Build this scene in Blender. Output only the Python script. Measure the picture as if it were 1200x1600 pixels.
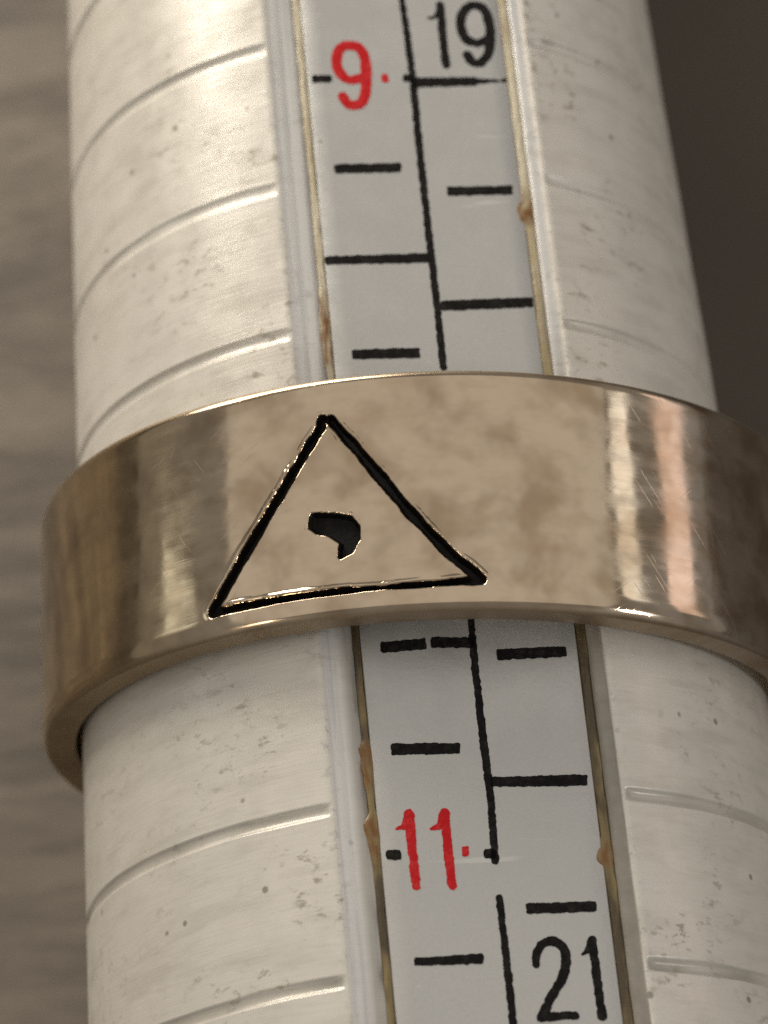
# A ring on a tapered ring-size mandrel, close up.  1 Blender unit = 1 cm; numbers in mm are multiplied by S.
import bpy, math, random
import numpy as np
from mathutils import Matrix, Vector
S = 0.1
scene = bpy.context.scene
scene.unit_settings.scale_length = 0.01
for o in list(bpy.data.objects):
    bpy.data.objects.remove(o)
random.seed(4)
rng = np.random.default_rng(7)

# ---------------------------------------------------------------- placement of the mandrel over the table
TILT = math.radians(4.0)                       # the tip end lies lower than the handle end
HEIGHT = 17.0                                  # mm, axis height at the size 9 mark
M = Matrix.Translation((0, 0, HEIGHT * S)) @ Matrix.Rotation(-TILT, 4, 'X')   # mandrel frame -> world

# ---------------------------------------------------------------- camera
cam_data = bpy.data.cameras.new('camera')
cam = bpy.data.objects.new('camera', cam_data)
scene.collection.objects.link(cam)
cr, cu, cb = (0.99557274, -0.08654089, -0.03668242), (0.09399428, 0.91662754, 0.38853447), (0.0, -0.39026226, 0.92070374)
cp = (-0.60294362, -50.9473004, 96.96297148)
cam.matrix_world = M @ Matrix(((cr[0], cu[0], cb[0], cp[0] * S), (cr[1], cu[1], cb[1], cp[1] * S), (cr[2], cu[2], cb[2], cp[2] * S), (0, 0, 0, 1)))
cam_data.sensor_fit = 'VERTICAL'
cam_data.sensor_height = 36.0
cam_data.lens = 5440.424 / 1600 * 36.0
cam_data.clip_start = 0.05
cam_data.clip_end = 2000
cam_data.dof.use_dof = True
cam_data.dof.focus_distance = 9.30
cam_data.dof.aperture_fstop = cam_data.lens * 1e-3 / (0.150)
scene.camera = cam

# ---------------------------------------------------------------- world and lamps
world = bpy.data.worlds.new('World')
scene.world = world
world.use_nodes = True
bgn = world.node_tree.nodes['Background']
bgn.inputs['Color'].default_value = (1.0, 0.94, 0.86, 1)
bgn.inputs['Strength'].default_value = 0.26

def area_lamp(name, loc, aim, sx, sy, radiance, color, shape='RECTANGLE'):
    d = bpy.data.lights.new(name, 'AREA')
    d.shape = shape
    d.size, d.size_y = sx, sy
    a = sx * sy * (math.pi / 4 if shape in ('DISK', 'ELLIPSE') else 1)
    d.energy = radiance * math.pi * a
    d.color = color
    o = bpy.data.objects.new(name, d)
    scene.collection.objects.link(o)
    o.location = loc
    o.rotation_euler = (Vector(aim) - Vector(loc)).to_track_quat('-Z', 'Y').to_euler()
    return o
AIM = (0, -1, 2.2)
area_lamp('added_overhead_lamp', (0, 10, 62), AIM, 172, 84, 0.37, (1.0, 0.925, 0.83))  # unseen soft panel, added for the ring's front to reflect
area_lamp('window_lamp', (-5.0, 9.5, 5.4), AIM, 9, 4, 13.0, (1.0, 0.91, 0.78))
area_lamp('bulb_lamp', (-33, -20, 30), AIM, 6, 6, 9.0, (1.0, 0.86, 0.66), 'DISK')
area_lamp('bulb_lamp', (38, -18, 24), AIM, 7, 7, 26.0, (1.0, 0.98, 0.95), 'DISK')
area_lamp('reflection_lamp', (-55, 20, 16), AIM, 7, 12, 0.8, (0.95, 1.0, 0.90))  # unseen panel, added for the bright band on the ring's left
area_lamp('reflection_lamp', (56, 18, 12.5), AIM, 26, 9, 0.95, (1.0, 0.74, 0.63))  # unseen pink panel, added only as a reflection in the ring's right
area_lamp('reflection_lamp', (52, 17, 29), AIM, 11, 6, 1.2, (1.0, 0.98, 0.92))  # unseen panel, added for the pale band next to the pink one
scene.view_settings.view_transform = 'Standard'
scene.view_settings.look = 'None'
scene.view_settings.exposure = 0.0
scene.view_settings.gamma = 1.0
scene.render.engine = 'CYCLES'
scene.cycles.max_bounces = 8
scene.cycles.use_denoising = False         # a little grain, as in the photograph
scene.cycles.sample_clamp_indirect = 6.0

# ---------------------------------------------------------------- helpers
def link(name, me, parent=None, mat=None, matrix=None):
    o = bpy.data.objects.new(name, me)
    scene.collection.objects.link(o)
    if parent is not None:
        o.parent = parent
    if matrix is not None:
        o.matrix_world = matrix
    if mat is not None and me is not None:
        me.materials.append(mat)
    return o

def mesh(name, verts, faces, smooth=True):
    me = bpy.data.meshes.new(name)
    me.from_pydata([tuple(v) for v in verts], [], [tuple(int(i) for i in f) for f in faces])
    me.update()
    if smooth:
        me.polygons.foreach_set('use_smooth', [True] * len(me.polygons))
    return me

def attr(me, name, values):
    a = me.attributes.new(name, 'FLOAT', 'POINT')
    a.data.foreach_set('value', np.asarray(values, dtype=np.float32))

def smooth01(x):
    x = np.clip(x, 0, 1)
    return x * x * (3 - 2 * x)

class Noise2:                                   # smooth value noise on a repeating lattice
    def __init__(self, seed):
        self.t = np.random.default_rng(seed).uniform(-1, 1, (128, 128))
    def __call__(self, x, y):
        x, y = np.asarray(x, float), np.asarray(y, float)
        xi, yi = np.floor(x).astype(int), np.floor(y).astype(int)
        fx, fy = smooth01(x - xi), smooth01(y - yi)
        g = lambda i, j: self.t[i % 128, j % 128]
        return (g(xi, yi) * (1 - fx) + g(xi + 1, yi) * fx) * (1 - fy) + (g(xi, yi + 1) * (1 - fx) + g(xi + 1, yi + 1) * fx) * fy

def sd_stroke(px, py, pts, widths, flat=False):
    """distance to a polyline whose half width runs through widths; flat = squared ends"""
    pts = np.array(pts, float)
    n = len(pts)
    w = np.interp(np.linspace(0, 1, n), np.linspace(0, 1, len(widths)), widths)
    best = np.full(np.shape(px), 1e9)
    for i in range(n - 1):
        a, b = pts[i], pts[i + 1]
        d = b - a
        L = np.hypot(*d) + 1e-9
        s = ((px - a[0]) * d[0] + (py - a[1]) * d[1]) / L
        q = ((px - a[0]) * -d[1] + (py - a[1]) * d[0]) / L
        t = np.clip(s / L, 0, 1)
        hw = w[i] + (w[i + 1] - w[i]) * t
        if flat:
            r = 0.055
            ex = np.maximum(np.abs(s - L / 2) - L / 2 + r - 0.02, 0)
            ey = np.maximum(np.abs(q) - hw + r, 0)
            dd = np.hypot(ex, ey) - r
        else:
            dd = np.hypot(s - t * L, q) - hw
        best = np.minimum(best, dd)
    return best

def smooth_curve(pts, k=6):
    """Catmull-Rom through the points"""
    p = np.array(pts, float)
    if len(p) < 3:
        return p
    e = np.vstack([2 * p[0] - p[1], p, 2 * p[-1] - p[-2]])
    out = []
    for i in range(1, len(e) - 2):
        for t in np.linspace(0, 1, k, endpoint=False):
            a, b, c, d = e[i - 1], e[i], e[i + 1], e[i + 2]
            out.append(0.5 * (2 * b + (c - a) * t + (2 * a - 5 * b + 4 * c - d) * t * t + (3 * b - a - 3 * c + d) * t ** 3))
    out.append(p[-1])
    return np.array(out)

def outline_mesh(field, x0, x1, y0, y1, step):
    """marching squares: polygons (shared points) of the region field(x, y) < 0"""
    nx, ny = int((x1 - x0) / step) + 2, int((y1 - y0) / step) + 2
    xs, ys = x0 + step * np.arange(nx), y0 + step * np.arange(ny)
    X, Y = np.meshgrid(xs, ys, indexing='ij')
    F = field(X, Y)
    pts, index, faces = [], {}, []
    def corner(i, j):
        k = ('c', i, j)
        if k not in index:
            index[k] = len(pts); pts.append((xs[i], ys[j]))
        return index[k]
    def edge(i, j, i2, j2):
        k = ('e',) + tuple(sorted(((i, j), (i2, j2))))
        if k not in index:
            a, b = F[i, j], F[i2, j2]
            t = min(max(a / (a - b), 0.02), 0.98)
            index[k] = len(pts)
            pts.append((xs[i] + (xs[i2] - xs[i]) * t, ys[j] + (ys[j2] - ys[j]) * t))
        return index[k]
    inside = F < 0
    for i in range(nx - 1):
        for j in range(ny - 1):
            c = [(i, j), (i + 1, j), (i + 1, j + 1), (i, j + 1)]
            s = [inside[a] for a in c]
            if not any(s):
                continue
            f = []
            for k in range(4):
                if s[k]:
                    f.append(corner(*c[k]))
                if s[k] != s[(k + 1) % 4]:
                    f.append(edge(*c[k], *c[(k + 1) % 4]))
            if len(f) >= 3:
                faces.append(f)
    return np.array(pts), faces

# ---------------------------------------------------------------- materials
class Mat:
    def __init__(self, name):
        self.m = bpy.data.materials.new(name)
        self.m.use_nodes = True
        self.nt = self.m.node_tree
        self.b = self.nt.nodes['Principled BSDF']
    def node(self, kind, **kw):
        n = self.nt.nodes.new(kind)
        for k, v in kw.items():
            setattr(n, k, v)
        return n
    def put(self, sock, val):
        if isinstance(val, bpy.types.NodeSocket):
            self.nt.links.new(val, sock)
        else:
            if isinstance(val, tuple) and len(val) == 3 and sock.type == 'RGBA':
                val = val + (1,)
            sock.default_value = val
    def set(self, **kw):
        for k, v in kw.items():
            self.put(self.b.inputs[k.replace('_', ' ')], v)
        return self
    def coord(self, scale=(1, 1, 1), loc=(0, 0, 0)):
        tc = self.node('ShaderNodeTexCoord')
        mp = self.node('ShaderNodeMapping')
        mp.inputs['Scale'].default_value = scale
        mp.inputs['Location'].default_value = loc
        self.nt.links.new(tc.outputs['Object'], mp.inputs['Vector'])
        return mp.outputs['Vector']
    def attr(self, name):
        return self.node('ShaderNodeAttribute', attribute_name=name).outputs['Fac']
    def combine(self, x, y, z):
        n = self.node('ShaderNodeCombineXYZ')
        for s, v in zip(n.inputs, (x, y, z)):
            self.put(s, v)
        return n.outputs[0]
    def noise(self, vec, scale, detail=3.0, rough=0.55, dist=0.0):
        n = self.node('ShaderNodeTexNoise')
        self.nt.links.new(vec, n.inputs['Vector'])
        n.inputs['Scale'].default_value = scale
        n.inputs['Detail'].default_value = detail
        n.inputs['Roughness'].default_value = rough
        n.inputs['Distortion'].default_value = dist
        return n.outputs['Fac']
    def ramp(self, fac, a, b, lo=0.0, hi=1.0):
        n = self.node('ShaderNodeMapRange', clamp=True, interpolation_type='SMOOTHSTEP')
        self.put(n.inputs['Value'], fac)
        n.inputs['From Min'].default_value, n.inputs['From Max'].default_value = a, b
        n.inputs['To Min'].default_value, n.inputs['To Max'].default_value = lo, hi
        return n.outputs['Result']
    def math(self, op, a, b=0.0):
        n = self.node('ShaderNodeMath', operation=op)
        self.put(n.inputs[0], a); self.put(n.inputs[1], b)
        return n.outputs[0]
    def mix(self, fac, a, b):
        n = self.node('ShaderNodeMix', data_type='RGBA')
        self.put(n.inputs[0], fac)
        self.put(n.inputs[6], a if not isinstance(a, tuple) else a + (1,))
        self.put(n.inputs[7], b if not isinstance(b, tuple) else b + (1,))
        return n.outputs[2]
    def bump(self, height, strength, distance):
        n = self.node('ShaderNodeBump')
        n.inputs['Strength'].default_value = strength
        n.inputs['Distance'].default_value = distance
        self.put(n.inputs['Height'], height)
        prev = self.b.inputs['Normal']
        if prev.is_linked:
            self.nt.links.new(prev.links[0].from_socket, n.inputs['Normal'])
        self.nt.links.new(n.outputs['Normal'], prev)

def painted_body():
    m = Mat('cream_coated_metal')
    u, s = m.attr('around'), m.attr('along')              # mm round the body, mm along it
    v = m.combine(u, s, 0.0)
    base = m.mix(m.noise(v, 0.22, 3), (0.67, 0.635, 0.565), (0.75, 0.725, 0.67))
    smear = m.noise(m.combine(m.math('MULTIPLY', u, 0.45), m.math('MULTIPLY', s, 1.9), 3.0), 0.9, 4, 0.6)
    base = m.mix(m.ramp(smear, 0.44, 0.72, 0.0, 0.36), base, (0.48, 0.45, 0.385))
    patch = m.noise(v, 0.33, 2)
    speck = m.noise(m.combine(m.math('MULTIPLY', u, 0.62), s, 8.0), 3.0, 4, 0.66, 0.2)
    f1 = m.math('MULTIPLY', m.ramp(speck, 0.535, 0.65), m.math('MULTIPLY', m.ramp(patch, 0.47, 0.62), m.ramp(m.math('ABSOLUTE', u), 4.5, 10.0, 1.0, 0.4)))
    base = m.mix(m.math('MULTIPLY', f1, 0.72), base, (0.27, 0.235, 0.17))
    dot = m.node('ShaderNodeTexVoronoi')
    m.nt.links.new(v, dot.inputs['Vector'])
    dot.inputs['Scale'].default_value = 0.85
    dsz = m.noise(m.combine(u, s, 20.0), 0.8, 1)
    f2 = m.math('MULTIPLY', m.ramp(dot.outputs['Distance'], 0.05, 0.11, 1, 0), m.ramp(dsz, 0.48, 0.56))
    base = m.mix(m.math('MULTIPLY', f2, 0.7), base, (0.16, 0.14, 0.115))
    fine = m.noise(m.combine(m.math('MULTIPLY', u, 0.7), m.math('MULTIPLY', s, 7.0), 4.0), 1.3, 3, 0.65)
    base = m.mix(m.ramp(fine, 0.52, 0.72, 0, 0.20), base, (0.50, 0.48, 0.43))
    edge = m.attr('edge')
    wn = m.noise(v, 3.2, 3, 0.7)
    f3 = m.math('MULTIPLY', edge, m.ramp(wn, 0.55, 0.66))
    base = m.mix(m.math('MULTIPLY', f3, 0.5), base, (0.36, 0.35, 0.36))
    ledge = m.attr('ledge')
    base = m.mix(m.math('MULTIPLY', ledge, 0.55), base, (0.68, 0.69, 0.70))  # cool tint stands in for what the ledge reflects; same coating as the body
    streak = m.noise(m.combine(m.math('MULTIPLY', u, 6.0), m.math('MULTIPLY', s, 0.12), 0.0), 1.0, 3, 0.6)
    base = m.mix(m.math('MULTIPLY', ledge, m.ramp(streak, 0.46, 0.66, 0, 0.45)), base, (0.44, 0.44, 0.47))
    base = m.mix(m.attr('grime_groove_tone'), base, m.mix(m.noise(v, 1.9, 3), (0.20, 0.178, 0.14), (0.36, 0.335, 0.29)))
    m.set(Base_Color=base, Metallic=0.18, Roughness=m.ramp(m.noise(v, 1.1, 3), 0.3, 0.7, 0.27, 0.42), Specular_IOR_Level=0.5)
    m.bump(m.noise(m.combine(m.math('MULTIPLY', u, 0.5), m.math('MULTIPLY', s, 9.0), 0.0), 1.2, 3), 0.5, 0.0012)
    m.bump(m.noise(v, 0.8, 3), 0.3, 0.004)
    return m.m

def strip_metal():
    m = Mat('grey_scale_strip')
    c = m.coord((10, 10, 10))
    base = m.mix(m.noise(c, 0.35, 3), (0.49, 0.49, 0.475), (0.545, 0.54, 0.525))
    base = m.mix(m.ramp(m.noise(c, 14, 2), 0.35, 0.7, 0, 0.35), base, (0.44, 0.445, 0.44))
    spk = m.math('MULTIPLY', m.ramp(m.noise(c, 5.0, 3, 0.7), 0.66, 0.74), m.ramp(m.noise(c, 0.6, 2), 0.45, 0.62))
    base = m.mix(m.math('MULTIPLY', spk, 0.6), base, (0.75, 0.75, 0.73))
    sc = m.noise(m.coord((3, 34, 10), (4, 2, 0)), 0.8, 2, 0.5, 0.4)
    base = m.mix(m.ramp(sc, 0.70, 0.76, 0, 0.35), base, (0.8, 0.8, 0.78))
    vo = m.node('ShaderNodeTexVoronoi'); m.nt.links.new(c, vo.inputs['Vector']); vo.inputs['Scale'].default_value = 0.55
    base = m.mix(m.ramp(vo.outputs['Distance'], 0.018, 0.035, 0.7, 0), base, (0.10, 0.095, 0.09))
    m.set(Base_Color=base, Metallic=0.45, Roughness=m.ramp(m.noise(c, 0.9, 3), 0.3, 0.7, 0.33, 0.46))
    m.bump(m.noise(c, 6, 3), 0.25, 0.002)
    return m.m

def ink(name, col, col2):
    m = Mat(name)
    c = m.coord((10, 10, 10))
    m.set(Base_Color=m.mix(m.ramp(m.noise(c, 4.5, 3, 0.7), 0.42, 0.72), col, col2), Roughness=0.55, Specular_IOR_Level=0.12)
    m.bump(m.noise(c, 7, 2), 0.3, 0.002)
    return m.m

def glue():
    m = Mat('yellowed_glue')
    c = m.coord((10, 10, 10))
    old, stain = m.attr('old'), m.attr('stain')
    base = m.mix(old, (0.62, 0.56, 0.42), (0.075, 0.055, 0.028))
    base = m.mix(m.ramp(m.noise(m.coord((10, 3, 10)), 1.3, 3, 0.65), 0.40, 0.68, 0, 0.6), base, (0.36, 0.27, 0.12))
    base = m.mix(stain, base, m.mix(m.noise(c, 4, 2), (0.13, 0.055, 0.014), (0.24, 0.115, 0.03)))
    m.set(Base_Color=base, Roughness=0.35)
    m.bump(m.noise(c, 2.6, 3), 0.5, 0.008)
    return m.m

def ring_metal():
    m = Mat('worn_pale_gold')
    u, h = m.attr('around'), m.attr('across')
    v = m.combine(u, h, 0.0)
    base = m.mix(m.noise(v, 0.5, 3), (0.59, 0.475, 0.345), (0.70, 0.59, 0.455))
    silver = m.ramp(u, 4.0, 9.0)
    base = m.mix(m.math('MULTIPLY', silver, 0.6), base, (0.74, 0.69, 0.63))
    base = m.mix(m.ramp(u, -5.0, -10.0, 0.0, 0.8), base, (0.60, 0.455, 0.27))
    t1 = m.noise(v, 0.5, 3, 0.55, 0.15)
    base = m.mix(m.ramp(t1, 0.40, 0.70, 0, 0.9), base, (0.38, 0.285, 0.19))
    t2 = m.noise(m.combine(m.math('MULTIPLY', u, 0.5), h, 5.0), 1.6, 3, 0.55, 0.1)
    base = m.mix(m.ramp(t2, 0.42, 0.74, 0, 0.45), base, (0.45, 0.32, 0.22))
    rough = m.ramp(m.noise(m.combine(m.math('MULTIPLY', u, 0.35), m.math('MULTIPLY', h, 1.6), 2.0), 1.4, 4, 0.6), 0.28, 0.72, 0.05, 0.16)
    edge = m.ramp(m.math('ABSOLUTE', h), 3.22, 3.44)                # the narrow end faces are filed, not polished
    base = m.mix(m.math('MULTIPLY', edge, 0.6), base, (0.25, 0.19, 0.125))  # end faces tarnished, and tinted darker in place of dark reflections
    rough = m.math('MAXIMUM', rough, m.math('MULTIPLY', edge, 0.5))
    a = m.math('ADD', m.math('MULTIPLY', u, 0.82), m.math('MULTIPLY', h, 0.57))
    b = m.math('SUBTRACT', m.math('MULTIPLY', h, 0.82), m.math('MULTIPLY', u, 0.57))
    s1 = m.ramp(m.noise(m.combine(m.math('MULTIPLY', a, 0.5), m.math('MULTIPLY', b, 16.0), 3.0), 1.0, 1), 0.70, 0.78)
    s2 = m.ramp(m.noise(m.combine(m.math('MULTIPLY', a, 15.0), m.math('MULTIPLY', b, 0.45), 9.0), 1.0, 1), 0.71, 0.78)
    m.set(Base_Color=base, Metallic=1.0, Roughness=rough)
    m.bump(m.math('ADD', s1, s2), 0.16, -0.0005)
    m.bump(m.noise(m.combine(m.math('MULTIPLY', u, 0.5), m.math('MULTIPLY', h, 12.0), 0.0), 1.1, 3, 0.6), 0.05, 0.0005)
    m.bump(m.noise(m.combine(m.math('MULTIPLY', u, 0.12), m.math('MULTIPLY', h, 5.0), 6.0), 4.0, 2, 0.7), 0.05, 0.0005)
    m.bump(m.noise(m.combine(m.math('MULTIPLY', u, 0.9), m.math('MULTIPLY', h, 0.7), 1.0), 0.8, 2), 0.07, 0.012)
    return m.m

def black_fill():
    m = Mat('blackened_recess')
    u, h = m.attr('around'), m.attr('across')
    n = m.noise(m.combine(u, h, 0.0), 3.5, 3, 0.65)
    m.set(Base_Color=m.mix(m.ramp(n, 0.5, 0.75), (0.003, 0.0025, 0.002), (0.014, 0.010, 0.007)), Roughness=0.6, Specular_IOR_Level=0.2)
    m.bump(n, 0.5, 0.006)
    return m.m

def table_wood():
    m = Mat('grey_brown_wood')
    a = m.noise(m.coord((0.45, 2.0, 1)), 1.3, 5, 0.75, 0.3)
    b = m.noise(m.coord((0.5, 1.0, 1), (5, 3, 0)), 0.9, 3)
    base = m.mix(m.ramp(a, 0.33, 0.68), (0.105, 0.089, 0.071), (0.245, 0.21, 0.17))
    base = m.mix(m.ramp(b, 0.48, 0.72, 0, 0.6), base, (0.09, 0.079, 0.067))
    m.set(Base_Color=base, Roughness=0.55)
    m.bump(a, 0.3, 0.03)
    return m.m

def dark_surface():
    m = Mat('dark_brown_surface')
    n = m.noise(m.coord((1, 1, 1)), 0.7, 3)
    m.set(Base_Color=m.mix(n, (0.054, 0.043, 0.032), (0.100, 0.082, 0.064)), Roughness=0.75)
    return m.m

M_BODY, M_STRIP, M_GLUE, M_RING, M_FILL = painted_body(), strip_metal(), glue(), ring_metal(), black_fill()
M_BLACK = ink('black_ink', (0.006, 0.005, 0.005), (0.02, 0.018, 0.017))
M_RED = ink('red_ink', (0.50, 0.012, 0.016), (0.60, 0.04, 0.04))
M_GRIP = ink('black_handle', (0.012, 0.011, 0.010), (0.03, 0.027, 0.024))  # unseen handle, made black so the ring's lower face reflects dark
M_TABLE, M_DARK = table_wood(), dark_surface()

# ---------------------------------------------------------------- the table and the dark slab
def slab(name, x0, x1, y0, y1, z0, z1, r, mat):
    import bmesh
    bm = bmesh.new()
    bmesh.ops.create_cube(bm, size=1)
    for v in bm.verts:
        v.co = ((x0 + x1) / 2 + v.co.x * (x1 - x0), (y0 + y1) / 2 + v.co.y * (y1 - y0), (z0 + z1) / 2 + v.co.z * (z1 - z0))
    bmesh.ops.bevel(bm, geom=bm.edges[:], offset=r, segments=3, affect='EDGES', profile=0.5)
    me = bpy.data.meshes.new(name)
    bm.to_mesh(me); bm.free()
    return link(name, me, None, mat)
table = slab('tabletop', -70, 70, -60, 60, -3, 0, 0.3, M_TABLE)
table['kind'] = 'structure'
table['label'] = 'blurred grey brown wooden surface behind the left side of the mandrel'
dark = slab('dark_slab', 0.35, 34, -30, 32, 0.0, 0.16, 0.06, M_DARK)  # plain dark slab filling the background right of the mandrel
dark['label'] = 'dark brown blurred surface behind the right side of the mandrel'
dark['category'] = 'desk mat'

# ---------------------------------------------------------------- the mandrel
Q = 2.95870199                                   # mm along the axis for a quarter ring size
C0, C1 = 3.83787944, 0.00813785                  # half width of the flat: C0 + C1 * quarter sizes
ROLL = 0.12395036                                # the flat is turned a little to the right
STRIP0, STRIP1 = -2.720, 3.128                   # edges of the scale strip, mm from the middle of the flat
TIP, END = -94.0, 78.0                           # mm along the axis from the size 9 mark (towards the handle positive)
def rad(s): return (18.95 + 0.2032 * s / Q) / 2
def half(s): return C0 + C1 * s / Q
def hflat(s): return np.sqrt(rad(s) ** 2 - half(s) ** 2)
FU = np.array([math.sin(ROLL), 0, math.cos(ROLL)])
FV = np.array([math.cos(ROLL), 0, -math.sin(ROLL)])
def flat_point(s, t, depth):
    s, t = np.asarray(s, float), np.asarray(t, float)
    return (FU * (hflat(s) - depth)[..., None] + FV * t[..., None] + np.array([0, -1.0, 0]) * s[..., None]) * S

mandrel = link('ring_mandrel', None, None, None, M)
mandrel['label'] = 'cream tapered ring sizing stick with a printed grey size scale along its flat'
mandrel['category'] = 'ring mandrel'

GROOVES = [-1.26 + 4.715 * k for k in range(-18, 17) if k != 4]
rows = [TIP]
while rows[-1] < END:
    s = rows[-1]
    if -9 < s < 35:
        near = min(abs(s - g) for g in GROOVES)
        rows.append(s + (0.035 if near < 0.42 else 0.16))
    else:
        rows.append(s + 0.5)
rows = np.array(rows)
nz = Noise2(3)
# profile across: the flat (t given) and the arc (fraction f of the remaining turn)
flat_t = [(-1.0, 0.0), (-0.985, 0.018), (-0.965, 0.05), (-0.935, 0.075), (-0.90, 0.085), (-0.885, 0.12), (-0.87, 0.125), (-0.81, 0.125), (-0.755, 0.14)]
prof = []                                         # (kind, value, depth)
for t, d in flat_t:
    prof.append(('t', t, d))
prof += [('a', STRIP0 - 0.22, 0.15), ('a', STRIP0 - 0.16, 0.32), ('a', STRIP0 + 0.3, 0.34), ('a', 0.0, 0.34), ('a', STRIP1 - 0.3, 0.34), ('a', STRIP1 + 0.25, 0.32), ('a', STRIP1 + 0.31, 0.09)]
prof += [('t', 0.915, 0.07), ('t', 0.935, 0.06), ('t', 0.955, 0.075), ('t', 0.975, 0.045), ('t', 0.988, 0.018), ('t', 1.0, 0.0)]
ARC = 200
verts, around, along, edge_a, ledge_a = [], [], [], [], []
grime_groove_tone = []
n_prof = len(prof)
fr = np.arange(1, ARC) / ARC
fr = np.where(fr < 0.5, 0.5 * (2 * fr) ** 1.15, 1 - 0.5 * (2 - 2 * fr) ** 1.15)
for s in rows:
    R, c, h = rad(s), half(s), hflat(s)
    pts = np.zeros((n_prof + ARC - 1, 3))
    gm = np.zeros(len(np.zeros(n_prof + ARC - 1)))
    ed, le, ar = np.zeros(len(pts)), np.zeros(len(pts)), np.zeros(len(pts))
    for i, (k, val, d) in enumerate(prof):
        t = val * c if k == 't' else val
        wob = 0.012 * nz(s * 1.3, i * 3.1) if 0 < i < n_prof - 1 else 0
        pts[i] = FU * (h - d) + FV * (t + wob)
        ar[i] = t
        q = abs(t) / c
        ed[i] = 1.0 if q > 0.93 else 0.0
        if val != 0 and t > STRIP1 + 0.2:
            gm[i] = 0.95 * smooth01((s - 7) / 6.0) * (q < 0.985)
        elif t < STRIP0 - 0.1 and q < 0.83:
            gm[i] = 0.15 + 0.5 * smooth01((s - 9) / 8.0)
        le[i] = 1.0 if 0.72 < q < 0.97 else 0.0
    th0 = math.asin(c / R)                         # the arc runs from the right edge round the back to the left edge
    th = th0 + fr * (2 * math.pi - 2 * th0)
    g = min(GROOVES, key=lambda x: abs(x - s))
    arc_mm = np.minimum(th - th0, 2 * math.pi - th0 - th) * R
    x = (s - g + 0.03 * nz(th * 4, g * 2.0)) / (0.215 + 0.03 * math.sin(g * 5.3))
    depth = (0.085 + 0.015 * math.sin(g * 3.1)) * np.where(th < math.pi, 1.9, 1.0) * np.sqrt(np.clip(1 - x * x, 0, 1)) * smooth01(arc_mm / 0.22) * (0.85 + 0.3 * nz(th * 2 + 9, g))
    lip = 0.002 * np.exp(-((np.abs(x) - 1.12) / 0.16) ** 2)
    rr = R - depth + lip + 0.012 * nz(th * 9, s * 0.7)* smooth01(arc_mm / 0.3)
    pts[n_prof:] = FU * (rr * np.cos(th))[:, None] + FV * (rr * np.sin(th))[:, None]
    ed[n_prof:] = np.exp(-(arc_mm / 0.16) ** 2)
    ar[n_prof:] = np.where(th < math.pi, c + (th - th0) * R, -c - (2 * math.pi - th0 - th) * R)
    gm[n_prof:] = np.sqrt(np.clip(1 - x * x, 0, 1)) * smooth01(arc_mm / 0.22) * (0.10 + 0.45 * smooth01((s - 6) / 10.0)) * (0.8 + 0.4 * nz(th * 7, g))  # groove floors toned darker, more strongly towards the handle end
    pts[:, 1] = -s
    verts.append(pts * S); around.append(ar); along.append(np.full(len(pts), s)); edge_a.append(ed); ledge_a.append(le); grime_groove_tone.append(gm)
n = n_prof + ARC - 1
V = np.vstack(verts)
faces = []
for r in range(len(rows) - 1):
    a, b = r * n, (r + 1) * n
    for i in range(n):
        j = (i + 1) % n
        faces.append((a + i, b + i, b + j, a + j))
faces.append(tuple(range(n)))
faces.append(tuple(range((len(rows) - 1) * n, len(rows) * n))[::-1])
me = mesh('body', V, faces)
attr(me, 'around', np.concatenate(around)); attr(me, 'along', np.concatenate(along))
attr(me, 'grime_groove_tone', np.concatenate(grime_groove_tone)); attr(me, 'edge', np.concatenate(edge_a)); attr(me, 'ledge', np.concatenate(ledge_a))
body = link('body', me, mandrel, M_BODY)

def lathe(name, profile, mat, seg=64):
    """profile of (mm along, mm radius)"""
    v, f = [], []
    for s, r in profile:
        for k in range(seg):
            a = 2 * math.pi * k / seg
            v.append((r * math.sin(a) * S, -s * S, r * math.cos(a) * S))
    for i in range(len(profile) - 1):
        for k in range(seg):
            j = (k + 1) % seg
            f.append((i * seg + k, (i + 1) * seg + k, (i + 1) * seg + j, i * seg + j))
    f.append(tuple(range(seg))); f.append(tuple(range((len(profile) - 1) * seg, len(profile) * seg))[::-1])
    me = mesh(name, v, f)
    at = np.array(v) / S
    attr(me, 'around', at[:, 0]); attr(me, 'along', -at[:, 1])
    return link(name, me, mandrel, mat)
lathe('handle', [(78.05, 11.0), (78.05, 14.5), (79, 15.5), (85, 16.6), (104, 18.2), (124, 17.6), (144, 15.0), (148, 13.5), (150, 11)], M_GRIP)
lathe('tip_cap', [(-97.0, 3.6), (-96.6, 4.6), (-95.6, 5.1), (-94.05, 5.25)], M_BODY)

# scale strip: a thin plate let into the flat
TOP = 0.10
ss = np.arange(TIP + 2, END - 2, 0.5)
tt = np.array([STRIP0, STRIP0 + 0.0, STRIP0 + 0.03, STRIP0 + 0.5, -1.2, 0.0, 1.2, STRIP1 - 0.5, STRIP1 - 0.03, STRIP1, STRIP1])
dd = np.array([0.33, TOP + 0.03, TOP, TOP, TOP, TOP, TOP, TOP, TOP, TOP + 0.03, 0.33])
Sg, Tg = np.meshgrid(ss, tt, indexing='ij')
V = flat_point(Sg, Tg, np.broadcast_to(dd, Sg.shape)).reshape(-1, 3)
m_ = len(tt)
F = [(i * m_ + j, (i + 1) * m_ + j, (i + 1) * m_ + j + 1, i * m_ + j + 1) for i in range(len(ss) - 1) for j in range(m_ - 1)]
F.append(tuple(range(m_))); F.append(tuple(range((len(ss) - 1) * m_, len(ss) * m_))[::-1])
strip = link('scale_strip', mesh('scale_strip', V, F), mandrel, M_STRIP)

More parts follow.
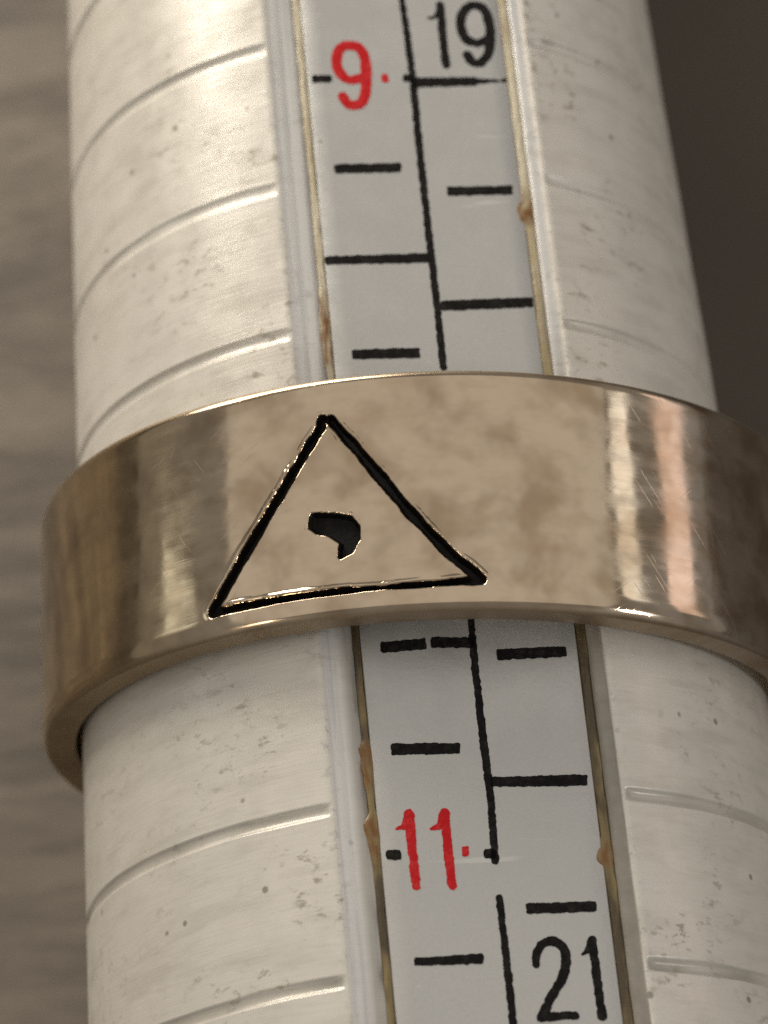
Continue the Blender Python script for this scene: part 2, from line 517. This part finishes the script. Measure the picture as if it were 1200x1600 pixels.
# glue lines in the gaps beside the strip, with rusty brown spots
STAINS_L = [(7.3, 0.5, 0.16), (8.2, 0.75, 0.2), (8.8, 0.4, 0.1), (20.9, 0.42, 0.40), (21.3, 0.5, 0.12), (22.95, 0.40, 0.48), (23.4, 0.5, 0.20), (33, 0.5, 0.2)]
STAINS_R = [(4.15, 0.42, 0.16), (4.5, 0.38, 0.46), (-1.9, 0.5, 0.02), (23.97, 0.36, 0.46), (-12, 0.5, 0.2)]
def glue_line(side, stains):
    s = np.concatenate([np.arange(TIP + 2, -8, 0.6), np.arange(-8, 34, 0.05), np.arange(34, END - 2, 0.6)])
    k = 9
    w0 = STRIP0 - 0.235 if side < 0 else STRIP1 - 0.005
    w1 = STRIP0 + 0.005 if side < 0 else STRIP1 + 0.30
    V, st, old = [], [], []
    for x in s:
        a = w0 + 0.02 * nz(x * 2.1, 40 + side)
        b = w1 + 0.02 * nz(x * 2.7, 60 + side)
        f = 0.0
        for (c, sg, spread) in stains:
            e = math.exp(-((x - c) / sg) ** 4)
            f = max(f, e * min(1, spread * 6 + 0.35))
            if side < 0:
                a -= e * spread * (0.45 + 0.25 * nz(x * 2.2, 7)); b += e * spread * 0.2
            else:
                b += e * spread * 0.15; a -= e * spread * (0.6 + 0.25 * nz(x * 2.2, 9))
        for j in range(k):
            u = j / (k - 1)
            bump_ = math.sin(math.pi * u)
            d = 0.135 - 0.05 * bump_ * (0.7 + 0.5 * nz(x * 1.7, j + 80)) - 0.02 * f * bump_
            d = d if 0 < j < k - 1 else 0.2
            V.append(flat_point(x, a + (b - a) * u, np.float64(d)))
            st.append(min(1.0, f * (0.75 + 0.7 * nz(x * 4, j * 1.2)))); 
            o = smooth01((x - 2) / 13.0) if side > 0 else smooth01((x - 4) / 14.0)
            old.append(float(o))
    F = [(i * k + j, (i + 1) * k + j, (i + 1) * k + j + 1, i * k + j + 1) for i in range(len(s) - 1) for j in range(k - 1)]
    me = mesh('glue_line', V, F)
    attr(me, 'stain', np.clip(st, 0, 1)); attr(me, 'old', old)
    o = link('glue_line', me, mandrel, M_GLUE)
    return o
glue_line(-1, STAINS_L)['label'] = 'cream glue line at left edge of the scale with brown spots'
glue_line(1, STAINS_R)['label'] = 'yellow brown glue line at right edge of the scale'

# print on the strip: every mark a thin inked sheet of its own
rough_a, rough_b = Noise2(11), Noise2(12)
def printed(name, strokes, widths, mat, flat=False, label=None, rough=0.018, curved=False, step=0.03, seed=0.0):
    scale = 1.07
    strokes = [smooth_curve(p) if curved and len(p) > 3 else np.array(p, float) for p in strokes]
    w = widths if isinstance(widths[0], (list, tuple)) else [widths] * len(strokes)
    w = [[scale * x for x in wi] for wi in w]
    allp = np.vstack(strokes)
    pad = max(max(x) for x in w) + 0.09
    def field(X, Y):
        d = np.full(X.shape, 1e9)
        for p, wi in zip(strokes, w):
            d = np.minimum(d, sd_stroke(X, Y, p, wi, flat))
        return d + rough * rough_a(X * 8 + seed, Y * 8) + rough * 0.7 * rough_b(X * 24, Y * 24 + seed)
    P, F = outline_mesh(field, allp[:, 0].min() - pad, allp[:, 0].max() + pad, allp[:, 1].min() - pad, allp[:, 1].max() + pad, step)
    V = flat_point(P[:, 0], P[:, 1], np.full(len(P), TOP - 0.009))
    me = mesh(name, V, F, False)
    o = link(name, me, strip, mat)
    if label:
        o['label'] = label
    return o
TICKS = [[[-3.1, -2.602], [-3.138, -1.046]], [[-0.22, -2.572], [-0.222, -2.03]], [[2.82, -2.173], [2.852, -0.27]], [[5.81, -2.699], [5.85, 0.223]], [[8.849, -2.177], [8.873, -0.302]], [[17.769, -2.169], [17.721, -0.967]], [[17.692, -0.808], [17.754, 0.335]], [[20.706, -2.16], [20.772, -0.349]], [[26.597, -2.099], [26.621, -0.332]], [[-0.003, 0.37], [0.021, 2.232], [0.03, 3.081]], [[3.692, 1.004], [3.725, 2.876]], [[7.415, 0.473], [7.406, 3.071]], [[18.143, 0.94], [18.151, 2.808]], [[21.78, 0.405], [21.872, 2.955]], [[25.342, 0.963], [25.384, 2.785]], [[23.648, -2.563], [23.652, -2.193]], [[23.766, 0.013], [23.783, 0.299]], [[-0.166, 0.103], [-0.135, 0.363]]]
TICK_W = [[.07], [.12, .11], [.145], [.12, .15], [.15], [.155, .15], [.15], [.15], [.10, .14, .13], [.17, .15, .03, .06], [.14], [.15], [.15], [.13, .15], [.14], [.12, .08, .13], [.13], [.11]]
for i, (t, w) in enumerate(zip(TICKS, TICK_W)):
    if len(t) == 3:                                # worn thin towards its right end
        a, b, c = (np.array(p_) for p_ in t)
        printed('tick_mark', [[a, b], [b, b + (c - b) * 0.85], [b + (c - b) * 0.85, c]], [[.16, .135], [.10, .03], [.05, .09]], M_BLACK, True, seed=i * 7.3)
        continue
    printed('tick_mark', [t], w if len(w) > 1 else w * 2, M_BLACK, True, seed=i * 7.3)
LINES = [[[-3.138, 0.284], [-1.526, 0.343], [-0.091, 0.359], [2.404, 0.329], [5.27, 0.333], [7.656, 0.341], [9.369, 0.337]], [[16.924, 0.332], [18.426, 0.302], [21.011, 0.313], [22.101, 0.338], [23.977, 0.279]], [[25.002, 0.273], [26.347, 0.283], [27.727, 0.287], [29.089, 0.275]]]
for i, l in enumerate(LINES):
    printed('centre_line', [l], [0.088, 0.10, 0.093], M_BLACK, False, seed=50 + i * 9.1, rough=0.018)
for i, d in enumerate([[[-0.189, -0.515], [-0.184, -0.384]], [[23.663, -0.52], [23.667, -0.452]]]):
    mid = np.mean(np.array(d), 0)
    d = [mid - (0, 0.08), mid + (0, 0.08)]
    printed('dot', [d], [0.14, 0.14] if i == 0 else [0.135, 0.135], M_RED, True, seed=70 + i)
printed('numeral', [[[-0.236, -1.114], [-0.159, -1.495], [-0.368, -1.727], [-0.719, -1.815], [-1.085, -1.76], [-1.299, -1.593], [-1.346, -1.354], [-1.246, -1.127], [-0.966, -1.003], [-0.597, -0.973], [-0.141, -0.997], [0.267, -1.057], [0.598, -1.195], [0.716, -1.431], [0.636, -1.626], [0.397, -1.73]]], [0.132, 0.148, 0.138], M_RED, curved=True, label='red numeral 9', seed=80)
printed('numeral', [[[-2.208, 1.033], [-2.257, 1.227], [-2.55, 1.399], [-2.661, 1.409]], [[-2.643, 1.408], [-1.619, 1.387], [-0.567, 1.378]], [[-1.39, 2.645], [-1.288, 2.381], [-1.409, 2.093], [-1.738, 1.968], [-2.156, 1.978], [-2.477, 2.145], [-2.609, 2.397], [-2.507, 2.649], [-2.203, 2.777], [-1.755, 2.809], [-1.293, 2.761], [-0.881, 2.64], [-0.604, 2.39], [-0.649, 2.174], [-0.903, 2.042]]], [[.04, .12], [.115, .11], [.125, .142, .128]], M_BLACK, curved=True, label='black numeral 19', seed=81)
printed('numeral', [[[22.941, -2.242], [22.889, -2.034], [22.577, -1.863]], [[22.534, -1.859], [23.476, -1.876], [24.558, -1.866]], [[22.995, -1.332], [22.945, -1.083], [22.589, -0.926]], [[22.568, -0.924], [23.532, -0.937], [24.594, -0.93]]], [[.03, .14], [.118, .105], [.03, .14], [.118, .11]], M_RED, label='red numeral 11', seed=82)
printed('numeral', [[[26.873, 1.042], [26.504, 1.122], [26.287, 1.328], [26.283, 1.601], [26.484, 1.81], [26.911, 1.823], [27.315, 1.656], [27.76, 1.345], [28.255, 1.05], [28.295, 1.046]], [[28.295, 1.046], [28.279, 1.428], [28.289, 1.907]], [[26.678, 2.253], [26.565, 2.448], [26.302, 2.58]], [[26.281, 2.582], [27.322, 2.582], [28.354, 2.601]]], [[.10, .12, .115], [.11, .10], [.03, .12], [.105, .11]], M_BLACK, curved=True, label='black numeral 21', seed=83)

# ---------------------------------------------------------------- the ring
RO, RI, WID = 11.46, 10.454, 6.90
RC = np.array([0.37, -13.89, 0.052])
E1, E2, E3 = np.array([0.01996604, -0.02098991, 0.9995803]), np.array([0.99855325, -0.04950796, -0.02098513]), np.array([0.04992766, 0.99855315, 0.01997106])
RM = M @ Matrix(((E2[0], E3[0], E1[0], RC[0] * S), (E2[1], E3[1], E1[1], RC[1] * S), (E2[2], E3[2], E1[2], RC[2] * S), (0, 0, 0, 1)))
# local frame of the ring: X right, Y along its axis towards the tip, Z to the front
ring = link('ring', None, None, None, RM)
ring['label'] = 'worn pale gold band engraved with a blackened triangle, pushed onto the mandrel'
ring['category'] = 'ring'
TRI = [[[-2.774, 2.25], [-2.836, 2.014], [-3.986, 0.293], [-5.075, -1.204], [-6.178, -2.676]], [[-6.18, -2.731], [-4.446, -2.754], [-2.989, -2.768], [-1.94, -2.769], [-1.254, -2.78], [-0.403, -2.767], [0.445, -2.731], [1.332, -2.671]], [[-2.542, 2.217], [-1.468, 0.725], [-0.489, -0.684], [0.484, -1.861], [1.333, -2.652]]]
YOD = [[-3.2, -0.36], [-2.467, -0.463], [-2.029, -0.6], [-1.778, -0.931], [-1.793, -1.367], [-2.029, -1.744], [-2.419, -1.916], [-2.527, -1.786], [-2.467, -1.416], [-2.734, -1.188], [-3.058, -1.083], [-3.299, -0.879], [-3.291, -0.626]]
en = Noise2(21)
def sd_poly(px, py, poly):
    p = np.array(poly, float)
    d = np.full(np.shape(px), 1e9)
    ins = np.zeros(np.shape(px), bool)
    for i in range(len(p)):
        a, b = p[i], p[(i + 1) % len(p)]
        e = b - a
        t = np.clip(((px - a[0]) * e[0] + (py - a[1]) * e[1]) / (e @ e + 1e-12), 0, 1)
        d = np.minimum(d, np.hypot(px - a[0] - t * e[0], py - a[1] - t * e[1]))
        cross = ((a[1] > py) != (b[1] > py)) & (px < (b[0] - a[0]) * (py - a[1]) / (b[1] - a[1] + 1e-12) + a[0])
        ins ^= cross
    return np.where(ins, -d, d)
yod_curve = np.array(YOD)
def engraving(u, h):
    w = 0.022 * en(u * 2.6, h * 2.6) + 0.011 * en(u * 11 + 40, h * 11)
    d = sd_stroke(u, h, TRI[0], [0.125, 0.155, 0.165])
    d = np.minimum(d, sd_stroke(u, h, TRI[1], [0.125, 0.105, 0.095, 0.09, 0.045, 0.095, 0.11, 0.125]))
    d = np.minimum(d, sd_stroke(u, h, TRI[2], [0.125, 0.155, 0.145, 0.16, 0.15]))
    return d + w, sd_poly(u, h, yod_curve) + w * 0.7 + 0.045

BEV, BIN = 0.16, 0.12
BET, BEA = 0.26, 0.55
prof = []                                          # (radius, h) round the section
hs = np.arange(-WID / 2 + BEA, WID / 2 - BET + 1e-6, 0.032)
n_out = len(hs)
for h in hs:
    prof.append((RO, h))
for k in range(1, 9):
    a = math.pi / 2 * k / 8
    prof.append((RO - BEV + BEV * math.cos(a), WID / 2 - BET + BET * math.sin(a)))
prof.append((RI + 0.35, WID / 2)); prof.append((RI + BIN, WID / 2)); prof.append((RI + 0.03, WID / 2 - 0.04)); prof.append((RI, WID / 2 - BIN))
for h in np.linspace(WID / 2 - 0.6, -WID / 2 + 0.6, 7):
    prof.append((RI, h))
prof.append((RI, -WID / 2 + BIN)); prof.append((RI + 0.03, -WID / 2 + 0.04)); prof.append((RI + BIN, -WID / 2)); prof.append((RI + 0.35, -WID / 2))
for k in range(8):
    a = math.pi / 2 * (1 - k / 8)
    prof.append((RO - 0.27 + 0.27 * math.cos(a), -WID / 2 + BEA - BEA * math.sin(a)))
prof = np.array(prof)
dense = np.arange(-7.1, 2.3, 0.032)
rest = np.linspace(2.3, 2 * math.pi * RO - 7.1, 260, endpoint=False)
cols = np.concatenate([dense, rest])
phi = cols / RO
wrap = np.where(cols > math.pi * RO, cols - 2 * math.pi * RO, cols)
U, H = np.meshgrid(wrap, prof[:, 1], indexing='ij')
Rr = np.broadcast_to(prof[:, 0], U.shape).copy()
d1, d2 = np.full(U.shape, 1e9), np.full(U.shape, 1e9)
nd = len(dense)
a1, a2 = engraving(U[:nd, :n_out], H[:nd, :n_out])
d1[:nd, :n_out], d2[:nd, :n_out] = a1, a2
dm = np.minimum(d1, d2)
Rr -= 0.26 * smooth01((-dm + 0.01) / 0.085)
Rr += np.clip(0.024 + 0.022 * Noise2(23)(U * 1.7, H * 1.7), 0, 1) * np.exp(-((dm - 0.05) / 0.055) ** 2)
wn = Noise2(31)
outer = Rr > RI + 0.5
Rr += np.where(outer, 0.006 * wn(U * 0.5, H * 0.45) + 0.0012 * wn(U * 1.6, H * 1.2 + 9), 0)
PH = np.broadcast_to(phi[:, None], U.shape)
# the bore is opened where the tilted band would touch the stick
inner = np.broadcast_to(prof[:, 0] < RI + 0.2, U.shape)
for _ in range(3):
    pos = RC + Rr[..., None] * (np.cos(PH)[..., None] * E1 + np.sin(PH)[..., None] * E2) + H[..., None] * E3
    need = rad(-pos[..., 1]) + 0.04 - np.hypot(pos[..., 0], pos[..., 2])
    Rr = np.where(inner & (need > 0), np.minimum(Rr + need * 1.02, RO - 0.22), Rr)
X, Y, Z = Rr * np.sin(PH), H, Rr * np.cos(PH)
V = np.stack([X, Y, Z], -1).reshape(-1, 3) * S
nc, npf = U.shape
I = np.arange(nc)[:, None] * npf + np.arange(npf)[None, :]
A, Bq = I, np.roll(I, -1, 0)
quads = np.stack([A, Bq, np.roll(Bq, -1, 1), np.roll(A, -1, 1)], -1).reshape(-1, 4)
D1, D2 = d1.reshape(-1)[quads].mean(1), d2.reshape(-1)[quads].mean(1)
CUT = -0.012
m1, m2 = D1 < CUT, (D2 < CUT) & ~(D1 < CUT)
Uf, Hf = U.reshape(-1), H.reshape(-1)
# one set of normals for the whole ring so that the engraved parts meet the band without a seam
p = V[quads]
fn = np.cross(p[:, 2] - p[:, 0], p[:, 3] - p[:, 1])
vn = np.zeros_like(V)
for k in range(4):
    np.add.at(vn, quads[:, k], fn)
vn /= np.linalg.norm(vn, axis=1)[:, None] + 1e-12
if (vn[I[0, n_out // 2]] * V[I[0, n_out // 2]]).sum() < 0 and False:
    vn = -vn
flip = np.mean(np.einsum('ij,ij->i', vn.reshape(nc, npf, 3)[:, n_out // 2] * [1, 0, 1], V.reshape(nc, npf, 3)[:, n_out // 2] * [1, 0, 1])) < 0
if flip:
    quads = quads[:, ::-1]; vn = -vn
def ring_part(name, sel, parent, mat):
    q = quads[sel]
    used, inv = np.unique(q, return_inverse=True)
    me = mesh(name, V[used], inv.reshape(-1, 4))
    attr(me, 'around', Uf[used]); attr(me, 'across', Hf[used])
    me.normals_split_custom_set_from_vertices([tuple(x) for x in vn[used]])
    return link(name, me, parent, mat)
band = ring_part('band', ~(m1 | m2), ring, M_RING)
ring_part('engraved_triangle', m1, ring, M_FILL)
ring_part('engraved_mark', m2, ring, M_FILL)['label'] = 'black comma shaped mark cut inside the triangle'
